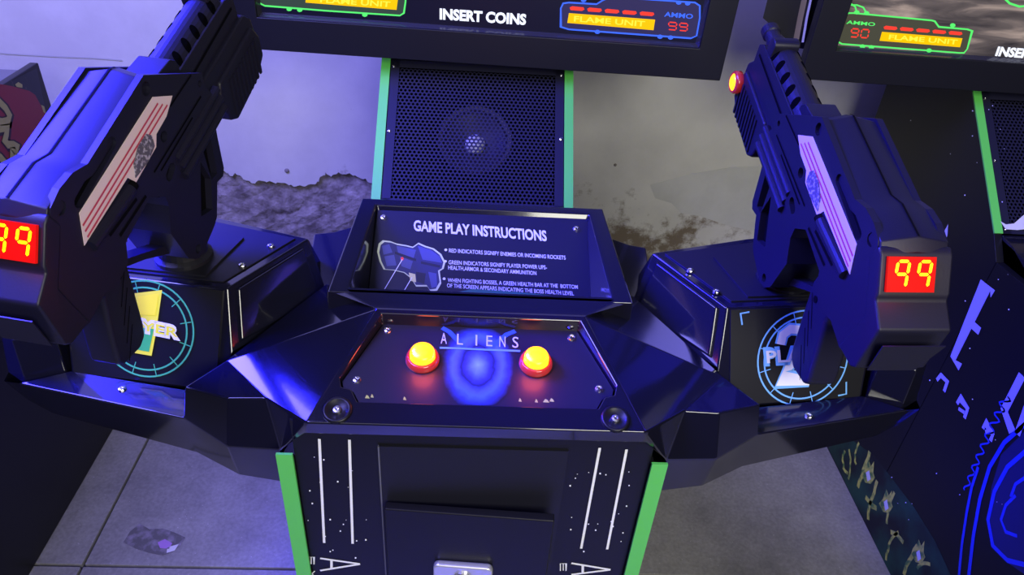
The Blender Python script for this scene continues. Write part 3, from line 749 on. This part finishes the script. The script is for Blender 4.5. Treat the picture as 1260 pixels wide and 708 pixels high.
    MB().ribbon([(0, .270, .1055), (0, .262, .1100), (0, .140, .1095), (0, .120, .118), (0, .076, .1190)], .0022, VZ, .0005).build('shroud_seam', gund, shroud)
    # sloping rear block carrying the counter
    rear = [(.072,.110),(.062,.1065),(.034,.0810),(.031,.0740),(.003,.0615),(-.006,.004),(.0,-.004),(.030,-.010),(.030,.05),(.075,.09)]
    rb = prof('rear_block', rear, -.0385, .0385, gunm, bevel=.003, seg=2)
    MB().prism([(-.026,-.002),(.026,-.002),(.033,.045),(-.033,.045)], Vector((0, -.0075, .006)), VX, VZ, -VY, 0, .0012).build('rear_plate', gunm, rb)
    d = Vector((0, .028, .0255)).normalized(); n = Vector((0, -d.z, d.y)); c0 = Vector((-.007 if seen < 0 else .0075, .0482, .0940))
    wx = .0250; wy = .0175
    led = [c0+VX*a*wx+d*b*wy+n*e for e in (.0005, .0035) for a, b in ((-1,-1),(1,-1),(1,1),(-1,1))]
    disp = MB().add(led, [(3,2,1,0),(4,5,6,7)]+[(i, (i+1) % 4, 4+(i+1) % 4, 4+i) for i in range(4)]).build('counter_window', mat('counter_red_window', (.20, .0, .0), .35, emit=(1, .012, .008), es=.55, spec=.1), root)
    for k in (0, 1):
        mb = MB(); o_ = c0+VX*(-.0180+k*.0230)+d*(-.0125)+n*.0035
        seven(mb, o_, VX, d, n, .0120, .0255, .0030, 'abcfg', .0005, .12)
        mb.build('counter_digit', mat('counter_digit_yellow', (1, .6, 0), .3, emit=(1, .62, .0), es=3.0), disp)
    l = bpy.data.lights.new('counter_glow', 'POINT'); l.energy = .07; l.color = (1, .03, .02); l.shadow_soft_size = .02
    lo_ = bpy.data.objects.new('counter_glow', l); col.objects.link(lo_); lo_.location = org+rt*c0.x+fwd*(c0.y+n.y*.03)+up*(c0.z+n.z*.03)
    # barrel with slotted jacket
    MB().lathe((-.004, .255, .042), VY, [(.021, 0), (.021, .210), (.019, .214), (.013, .216), (.013, .236)], 28).build('barrel_jacket', gunm, root, smooth=False)
    MB().lathe((-.004, .478, .042), VY, [(.0105, 0), (.0105, .030), (.0125, .032), (.0125, .044), (.008, .044), (.008, .026)], 22).build('muzzle', gunm, root)
    prof('jacket_cheek', [(.262,.048),(.478,.048),(.490,.040),(.486,.004),(.265,.004)], -.0265, -.0205, gunm, bevel=.001, seg=1)
    prof('jacket_cheek', [(.262,.048),(.478,.048),(.490,.040),(.486,.004),(.265,.004)], .0135, .0195, gunm, bevel=.001, seg=1)
    fs_ = prof('front_sight', [(.448,.040),(.468,.040),(.468,.066),(.462,.071),(.453,.071),(.448,.066)], -.026, .010, gunm, bevel=.002, seg=1)
    for s in (-1, 1):
        for k in range(5):
            y = .350+k*.0245
            t0 = math.radians(35)
            def on_tube(dy, dt, r):
                th = t0+dt/.021
                return Vector((-.004+s*r*math.cos(th), y+dy+dt*.35, .042+r*math.sin(th)))
            ring = [(.0056*math.cos(2*math.pi*i/14), .0085*math.sin(2*math.pi*i/14)) for i in range(14)]
            vs_ = [on_tube(0, 0, .0222)]+[on_tube(a, b, .0218) for a, b in ring]+[on_tube(a, b, .0195) for a, b in ring]
            MB().add(vs_, [(0, 1+i, 1+(i+1) % 14) for i in range(14)]+[(1+i, 1+(i+1) % 14, 15+(i+1) % 14, 15+i) for i in range(14)]).build('vent_slot', void, root)
        MB().ribbon([(s*.0265 if s < 0 else .0195, .30, .026), (s*.0265 if s < 0 else .0195, .478, .032)], .004, VX*s, .0006).build('jacket_groove', gund, root)
    prof('rear_sight', [(.290,.045),(.338,.045),(.338,.062),(.330,.070),(.290,.074)], -.020, .020, gunm, bevel=.0015, seg=1)
    # fore-end: receiver rails, ribbed pump grip, lit side button
    prof('fore_end', [(.30,-.012),(.30,.012),(.492,.012),(.505,-.002),(.505,-.030),(.49,-.045),(.36,-.045),(.33,-.02)], -.0245, .0245, gunm, bevel=.003, seg=2)
    pump = prof('pump_grip', [(.385,-.010),(.372,-.030),(.378,-.068),(.392,-.078),(.468,-.074),(.500,-.058),(.505,-.030),(.495,-.008)], -.029, .029, gunm, bevel=.004, seg=2)
    for s in (-1, 1):
        for k in range(9):
            y = .390+k*.0105
            q = [(y,-.070),(y+.004,-.070),(y+.018,-.022),(y+.014,-.022)]
            MB().prism(q, O, VY, VZ, VX*s, .0285, .0310).build('rib', gunm, pump)
        for t in (-.012, -.026, .002):
            MB().tube((s*.034, .245, t-.004), (s*.034, .365, t-.004), .0058, n=12).build('rail', gunm, root)
    bc = Vector((-.029, .498, -.032))
    MB().lathe(bc, -VX, [(.0165, 0), (.0165, .008), (.0135, .011), (.0125, .008), (.001, .008)], 26).build('button_collar', redp, root, smooth=True)
    MB().lathe(bc, -VX, [(.0122, .006), (.0122, .0095), (.0095, .0115), (.001, .012)], 26).build('fire_button', lit, root, smooth=True)
    # magazine housing with window, trigger, guard, pistol grip
    mag = [(.345,-.015),(.330,-.052),(.316,-.092),(.308,-.099),(.292,-.094),(.284,-.104),(.262,-.128),(.252,-.132),(.212,-.137),(.196,-.132),(.185,-.116),(.182,-.062),(.202,-.035),(.205,-.015)]
    prof('magazine_housing', [mag, [(.318,-.040),(.300,-.085),(.285,-.082),(.295,-.040)], [(.282,-.045),(.285,-.080),(.262,-.112),(.238,-.098)], circ(.206,-.124,.006)], -.033, .033, gunm)
    prof('magazine', [(.335,-.02),(.305,-.085),(.28,-.095),(.258,-.122),(.20,-.125),(.19,-.065),(.21,-.02)], -.024, .024, gund)
    prof('trigger_guard', [(.190,-.10),(.186,-.112),(.150,-.075),(.120,-.050),(.116,-.042),(.122,-.040),(.152,-.066)], -.010, .010, gunm)
    prof('trigger', [(.150,.0),(.162,.0),(.158,-.020),(.149,-.040),(.145,-.038),(.150,-.020)], -.005, .005, steel)
    grip = [(.140,.0),(.143,-.042),(.128,-.080),(.106,-.132),(.098,-.146),(.082,-.150),(.052,-.138),(.046,-.126),(.062,-.092),(.085,-.048),(.080,-.005)]
    gx, gs = (0., 0.) if seen < 0 else (-.009, -.010)
    grip = [(a+gs, b) for a, b in grip]
    gp = prof('pistol_grip', grip, gx-.019, gx+.019, gunm, bevel=.006, seg=3)
    for s in (-1, 1):
        for k in range(4):
            y = .118-k*.0125; z = -.055-k*.020
            MB().ribbon([(gx+s*.019, gs+y+.012, z+.004), (gx+s*.019, gs+y-.022, z-.024)], .0014, VX*s, .0004).build('grip_line', gund, gp)
        MB().lathe((gx+s*.019, gs+.119, -.050), VX*s, [(.0045, 0), (.0045, .0008), (.001, .0008)], 12).build('grip_screw', gund, gp)
    return root
build_gun('black arcade gun on the right wing with a red-lit round button near its muzzle', (.387, .575, 1.168), math.radians(-3), math.radians(19), -1)
build_gun('black arcade gun on the left wing, its top washed in bright blue light', (-.401, .564, 1.173), math.radians(10.9), math.radians(22.07), 1)

# ------------------------------------------------------------------ monitors
def emi(name, c, s): return mat(name, tuple(x*.2 for x in c), .35, emit=c, es=s, spec=.25)
scr_dark = emi('screen_dark', (.006, .006, .022), 1.0)
hud_green = emi('hud_green', (.10, .85, .15), 1.0); hud_blue = emi('hud_blue', (.05, .15, 1.0), 1.0); hud_yel = emi('hud_yellow', (1, .55, .0), 1.0)
hud_red = emi('hud_red', (.95, .05, .03), 1.0); hud_white = emi('hud_white', (.85, .9, 1), 1.1); hud_amber = emi('hud_amber', (1, .78, .05), 1.1); hud_fill = emi('hud_fill', (.035, .06, .045), 1.0); hud_bfill = emi('hud_blue_fill', (.03, .025, .09), 1.0)
def rock_screen():
    M = mat('screen_rock_scene', (.02, .02, .02), .3); nt = M.node_tree; b = nt.nodes['Principled BSDF']
    tc = nt.nodes.new('ShaderNodeTexCoord'); mp = nt.nodes.new('ShaderNodeMapping'); mp.inputs['Scale'].default_value = (3, 8, 16); mp.inputs['Rotation'].default_value = (0, -.15, 0)
    n = nt.nodes.new('ShaderNodeTexNoise'); n.inputs['Scale'].default_value = 2.2; n.inputs['Detail'].default_value = 6; n.inputs['Distortion'].default_value = .6
    r = nt.nodes.new('ShaderNodeValToRGB'); e = r.color_ramp.elements
    e[0].position = .3; e[0].color = (.012, .010, .012, 1); e[1].position = .75; e[1].color = (.55, .42, .36, 1)
    x = e.new(.5); x.color = (.12, .095, .09, 1)
    nt.links.new(tc.outputs['Object'], mp.inputs[0]); nt.links.new(mp.outputs[0], n.inputs['Vector']); nt.links.new(n.outputs['Fac'], r.inputs['Fac'])
    nt.links.new(r.outputs[0], b.inputs['Emission Color']); b.inputs['Emission Strength'].default_value = 1.0
    return M
MY = 1.55
def monitor(name, label, cx, half, z0, screen_mat):
    root = thing('arcade_monitor', label, 'monitor', (cx, MY, z0), 'wide arcade monitors')
    tilt = math.radians(.76)
    W = half; H = .645
    def P(x, y, z):                        # small mounting tilt
        return Vector((cx+x*math.cos(tilt)+z*math.sin(tilt), MY+y, z0-x*math.sin(tilt)+z*math.cos(tilt)))
    u = Vector((math.cos(tilt), 0, -math.sin(tilt))); v = Vector((math.sin(tilt), 0, math.cos(tilt))); o = P(0, 0, 0)
    bw, bb = .060, .066
    outer = [(-W,0),(W,0),(W,H),(-W,H)]; inner = [(-W+bw,bb),(-W+bw,H-bw),(W-bw,H-bw),(W-bw,bb)]
    MB().prism([outer, inner], o, u, v, VY, 0, .028).build('front_bezel', bezel, root, bevel=.002, seg=2)
    MB().prism([(-W+.012,.012),(W-.012,.012),(W-.012,H-.012),(-W+.012,H-.012)], o, u, v, VY, .028, .05).build('housing', bezel, root)
    ci = [(-W+bw-.001,bb-.001),(-W+bw-.001,H-bw),(W-bw+.001,H-bw),(W-bw+.001,bb-.001)]; ii = [(-W+bw+.006,bb+.006),(-W+bw+.006,H-bw-.006),(W-bw-.006,H-bw-.006),(W-bw-.006,bb+.006)]
    vs = [o+u*a+v*b+VY*.004 for a, b in ci]+[o+u*a+v*b+VY*.018 for a, b in ii]
    MB().add(vs, [(i, (i+1) % 4, 4+(i+1) % 4, 4+i) for i in range(4)]).build('inner_bevel', mat('glossy_bezel_edge', (.03, .03, .04), .12), root)
    MB().prism([(-W+bw-.002,bb-.002),(W-bw+.002,bb-.002),(W-bw+.002,H-bw+.002),(-W+bw-.002,H-bw+.002)], o, u, v, VY, .018, .024).build('screen', screen_mat, root)
    pl = (-VY, o+VY*.0178)
    return root, pl
mon, sp_ = monitor('m', 'wide black-framed monitor showing INSERT COINS between two green and blue ammo boxes', -.0125, .518, 1.1435, scr_dark)
def hud_box(root, pl, px, colr, fill, flip=False):
    mb = MB(); flat_px(mb, pl, px, .0004); mb.build('hud_fill', fill, root)
    mb = MB(); ribbon_px(mb, pl, px, .0032, True, .0008); mb.build('hud_frame', colr, root)
def knobs(root, pl, pts, colr, rx=3.4, ry=2.6):
    for p in pts:
        mb = MB(); flat_px(mb, pl, oval(*p, rx, ry, 12), .0011); mb.build('hud_node', colr, root)
hud_box(mon, sp_, [(318,-45),(318,0),(320,4),(326,7),(400,13),(492,19),(497,16),(499,2),(500,-30),(420,-38)], hud_green, hud_fill)
knobs(mon, sp_, [(356,11),(369,12),(449,18)], hud_green)
mb = MB(); flat_px(mb, sp_, [(377,-12),(490,-4),(488,12),(376,3)], .001); mb.build('hud_bar', hud_yel, mon)
text_px('hud_text', 'FLAME UNIT', sp_, (394,2.5), (480,8.5), (394.5,-4.5), hud_amber, mon, bold=.02, lift=.0014)
text_px('screen_text', 'INSERT COINS', sp_, (541,23), (647,30), (541,10), hud_white, mon, bold=.045, lift=.0010)
hud_box(mon, sp_, [(690,10),(693,4),(700,3),(734,5),(742,0),(752,-4),(855,3),(861,7),(861,22),(857,44),(850,47),(700,36),(690,33)], hud_blue, hud_bfill)
knobs(mon, sp_, [(718,0),(835,3),(846,4),(735,39),(812,45),(825,46)], hud_blue)
mb = MB(); flat_px(mb, sp_, [(700,16),(806,24),(804,37),(698,28)], .001); mb.build('hud_bar', hud_yel, mon)
text_px('hud_text', 'FLAME UNIT', sp_, (706,26), (793,32.5), (706.5,19), hud_amber, mon, bold=.02, lift=.0014)
for k in range(5):
    x = 701+k*21.5; y = 10.5+k*1.6
    mb = MB(); flat_px(mb, sp_, [(x,y-1.5),(x+3,y-3),(x+17,y-1.6),(x+18,y+1),(x+15,y+2.8),(x+1,y+1.8)], .001); mb.build('hud_round', hud_red, mon)
text_px('hud_text', 'AMMO', sp_, (817,20), (852,23), (818,14), hud_blue, mon, bold=.02, lift=.0012)
def digits(root, pl, p0, p1, p2, colr, segs):
    a, b, c = (hit(*p, pl) for p in (p0, p1, p2)); u = (b-a); v = (c-a); W = u.length; H = v.length; u.normalize(); v.normalize()
    for k, s in enumerate(segs):
        mb = MB(); seven(mb, a+u*W*.56*k, u, v, -VY, W*.40, H, H*.17, s, .0014); mb.build('hud_digit', colr, root)
digits(mon, sp_, (822,36), (846,38), (823,27), hud_red, ('abcdfg', 'abcdfg'))

# ------------------------------------------------------------------ neighbouring machine on the right
NX = 1.107+.216
nb = thing('arcade_machine', 'neighbouring black arcade machine at the right edge with printed side art', 'arcade machine', (NX, .62, 0))
sd = cabinet(nb, NX, .216, NX, .216)
mon2, sp2 = monitor('m2', 'wide monitor at the upper right showing brown rock and a green ammo box', .678+.518, .518, 1.1435, rock_screen())
# left flank trim of that monitor, its tan and white reflections painted as strips
x_ = .678
MB().box((x_-.002, MY+.055, 1.20), (x_+.06, MY+.30, 1.80)).build('side_shell', bezel, mon2)
tp_ = (-VX, Vector((x_-.002, 0, 0)))
mb = MB(); ribbon_px(mb, tp_, [(992,-10),(985,22),(980,48)], .030); mb.build('trim_glint', mat('tan_trim_glint', (.42, .34, .14), .35), mon2)
mb = MB(); ribbon_px(mb, tp_, [(1000,-10),(993,22),(988,52)], .012); mb.build('trim_glint', mat('pale_trim_glint', (.7, .7, .68), .3), mon2)
hud_box(mon2, sp2, [(1038,20),(1044,16),(1050,16),(1146,25),(1150,26),(1155,33),(1190,36),(1196,38),(1190,60),(1186,65),(1180,65),(1036,54),(1030,51),(1030,48)], hud_green, emi('hud_fill_brown', (.06, .06, .04), 1.0))
knobs(mon2, sp2, [(1054,15),(1066,16),(1061,57),(1072,58),(1143,62),(1172,31)], hud_green)
for pts in ([(1054,15),(1052,8),(1046,4),(1036,1)], [(1066,16),(1062,9),(1054,6),(1044,6),(1036,8)]):
    mb = MB(); ribbon_px(mb, sp2, pts, .003, False, .0012); mb.build('hud_wire', hud_green, mon2)
text_px('hud_text', 'AMMO', sp2, (1041,29), (1076,32), (1042,24.5), hud_green, mon2, bold=.02, lift=.0012)
digits(mon2, sp2, (1046,45), (1068,46.5), (1048,35), hud_red, ('abcdfg', 'abcdef'))
mb = MB(); flat_px(mb, sp2, [(1085,39),(1184,47),(1181,58),(1082,50)], .001); mb.build('hud_bar', hud_yel, mon2)
text_px('hud_text', 'FLAME UNIT', sp2, (1093,48), (1177,54.5), (1094,42), hud_amber, mon2, bold=.02, lift=.0014)
for k in range(5):
    x = 1087+k*20; y = 34.5+k*1.6
    mb = MB(); flat_px(mb, sp2, [(x,y-1.5),(x+3,y-3),(x+16,y-1.6),(x+17,y+1),(x+14,y+2.4),(x+1,y+1.4)], .001); mb.build('hud_round', hud_red, mon2)
text_px('screen_text', 'INSERT COINS', sp2, (1224,68), (1325,76), (1228,57), hud_white, mon2, bold=.045, lift=.0010)
mb = MB(); ribbon_px(mb, sp2, [(1234,-4),(1242,4),(1254,8),(1266,7)], .004, False, .001); mb.build('hud_ring', hud_green, mon2)

# printed art on the flank of the right-hand machine
sp0 = sd[0]; an = vx(NX-.216)
lavp = mat('lavender_art_print', (.42, .42, .85), .45); bluep = mat('blue_art_print', (.02, .05, .42), .45); blued = mat('dark_blue_art_print', (.006, .008, .07), .45)
eggp = mat('yellow_green_art_print', (.75, .78, .10), .5, noise=(50, (.10, .26, .05), .42, .62)); eggw = mat('pale_art_print', (.90, .92, .75), .5); greenp = mat('dark_green_art_print', (.012, .085, .035), .5, noise=(9, (.004, .008, .010), .38, .62))
def art(name, pts, m_, lift=.0006): mb = MB(); flat_px(mb, an, pts, lift); return mb.build(name, m_, sp0)
def stroke(name, pts, w_, m_, closed=False, lift=.0008): mb = MB(); ribbon_px(mb, an, pts, w_, closed, lift); return mb.build(name, m_, sp0)
art('art_ground', [(1019,551),(1030,545),(1050,543),(1075,560),(1100,592),(1125,625),(1150,665),(1170,708),(1190,760),(1122,760),(1096,708)], greenp, .0003)
eggs = [((1040,555),(1034,575),(1043,583)), ((1058,545),(1050,560),(1053,572)), ((1070,556),(1064,580),(1056,600)), ((1046,553),(1049,572),(1045,590)), ((1080,592),(1072,612),(1068,640)), ((1100,606),(1090,625),(1092,645)), ((1105,655),(1092,668),(1090,690)), ((1112,668),(1104,655),(1095,655)), ((1130,672),(1118,690),(1112,708)), ((1066,612),(1072,622),(1078,626)), ((1128,700),(1136,690),(1144,695))]
for e in eggs:
    a, b, c = e; pts = []
    for i in range(7):
        t = i/6; pts.append(((1-t)**2*a[0]+2*t*(1-t)*b[0]+t*t*c[0]+random.uniform(-1.2, 1.2), (1-t)**2*a[1]+2*t*(1-t)*b[1]+t*t*c[1]))
    stroke('art_tendril', pts, random.uniform(.008, .016), eggp)
for x, y in ((1068,582), (1090,618), (1130,680)):
    art('art_flame', [(x-8,y+2),(x-3,y-4),(x+1,y-16),(x+4,y-8),(x+8,y-14),(x+7,y),(x+9,y+6),(x+4,y+14),(x-3,y+12)], eggp, .0010)
    art('art_flame_core', [(x-2,y),(x+2,y-3),(x+4,y+8),(x,y+11)], eggw, .0014)
# big angular title letters running down the flank
stroke('art_letter', [(1222,362),(1213,351),(1173,441),(1182,452)], .020, lavp)
stroke('art_letter', [(1196,399),(1206,408)], .018, lavp, lift=.0010)
stroke('art_letter', [(1258,462),(1236,505),(1246,532)], .020, lavp)
stroke('art_letter', [(1275,470),(1252,535)], .016, lavp)
stroke('art_letter', [(1153,468),(1158,462),(1166,470),(1162,482)], .010, lavp)
stroke('art_letter', [(1178,497),(1182,490),(1191,503),(1187,515)], .010, lavp); stroke('art_letter', [(1180,503),(1187,508)], .008, lavp, lift=.001)
stroke('art_letter', [(1210,528),(1213,520),(1222,535),(1219,543)], .010, lavp); stroke('art_letter', [(1213,532),(1219,529)], .008, lavp, lift=.001)
art('art_spike', [(1156,305),(1163,283),(1167,276),(1166,290),(1160,305)], pale_print)
# abstract blue curves of the mural (no figure)
art('art_mural_shape', [(1232,560),(1262,530),(1300,540),(1300,720),(1262,708),(1236,690),(1222,672),(1216,640),(1220,600)], blued, .0004)
for pts, w_ in (([(1262,522),(1236,545),(1218,575),(1206,615),(1198,660),(1192,712)], .010), ([(1262,556),(1240,575),(1224,605),(1216,640),(1222,672),(1240,690),(1264,696)], .010), ([(1180,712),(1184,670),(1190,630),(1196,600),(1204,575)], .008), ([(1250,610),(1238,622),(1232,640),(1238,655),(1252,660)], .007), ([(1262,588),(1250,596),(1244,612)], .007)):
    stroke('art_mural_line', pts, w_, bluep)
zz = []
for i in range(73):
    t = i/72; x = 1240-52*t-8*t*(1-t); y = 488+116*t; w_ = math.sin(i*.78)*(6.5-3.5*t)
    zz.append((x+w_*.8, y+w_*.35))
stroke('art_mural_line', zz, .0040, bluep)
mb = MB()
for i in range(40):
    px, py = random.uniform(1085,1250), random.uniform(130,640); s = random.uniform(.3, .8)
    flat_px(mb, an, [(px-s,py-s),(px+s,py-s),(px+s,py+s),(px-s,py+s)], .0005)
mb.build('printed_stars', white_print, sp0, kind='stuff')
# sloping ledge under its grille with a pale swoosh print
MB().prism([(1.10,.84),(1.30,.90),(SB.y,SB.z-.002),(SB.y,.80),(1.12,.80)], Vector((NX-.198, 0, 0)), VY, VZ, VX, 0, .396).build('ledge', gloss, nb, bevel=.002)
pw = plane3((NX, 1.30, .90), (NX+.1, 1.30, .90), (NX, 1.10, .84))
mb = MB(); flat_px(mb, plane3(SB+VX*NX, ST+VX*NX, SB+VX*(NX+.1)), [(1229,273),(1236,277),(1246,276),(1262,262),(1278,262),(1270,282),(1250,284),(1236,283)], .004); mb.build('swoosh_print', pale_print, nb)

# ------------------------------------------------------------------ red machine on the left
lc = thing('arcade_cabinet', 'low dark cabinet at the left edge with a red side panel and cream script', 'arcade cabinet', (-1.38, 1.2, 0))
LX = -1.05
MB().box((-1.72, .62, 0), (LX-.02, 1.735, .99)).build('body', satin, lc, bevel=.004)
side = MB().prism([(.60,0),(.60,.90),(.66,1.028),(1.745,1.028),(1.745,0)], Vector((LX, 0, 0)), VY, VZ, -VX, 0, .020).build('side_panel', satin, lc, bevel=.003, seg=2)
MB().box((-1.72, .66, .992), (LX-.021, 1.735, 1.012)).build('top_panel', mat('grey_laminate', (.12, .12, .13), .4), lc, bevel=.003)
al = vx(LX)
def la(name, pts, m_, lift=.0006): mb = MB(); flat_px(mb, al, pts, lift); return mb.build(name, m_, side)
def ls(name, pts, w_, m_, lift=.0012, closed=False): mb = MB(); ribbon_px(mb, al, pts, w_, closed, lift); return mb.build(name, m_, side)
la('border_print', [(-20,116),(45,84),(58,146),(40,250),(-20,300)], mat('speckled_dark_print', (.012, .014, .03), .5, noise=(70, (.10, .09, .06), .62, .72)), .0004)
la('red_print', [(-20,100),(14,106),(36,112),(43,117),(50,130),(61,150),(50,200),(30,232),(-20,260)], mat('crimson_print', (.24, .012, .035), .5), .0007)
cream = mat('cream_script_print', (.42, .38, .16), .5); ink = mat('dark_ink_print', (.02, .005, .02), .5)
scr = [[(-12,120),(-2,125),(6,133),(11,142),(9,149),(2,150),(-8,148)], [(-8,160),(2,158),(8,157),(7,166),(5,173),(9,178),(16,178),(21,181),(19,185),(14,186),(14,192),(19,195),(26,196)], [(-8,188),(0,194),(5,200),(11,204),(9,212),(3,218)]]
for p in scr:
    ls('script_shadow', [(x+1.2, y+1.2) for x, y in p], .026, ink, .0010); ls('script', p, .016, cream, .0016)
for p in ([(18,104),(22,101),(27,104),(27,108),(20,107)], [(50,129),(54,131),(56,140),(53,138)]): la('blot_print', p, cream, .001)
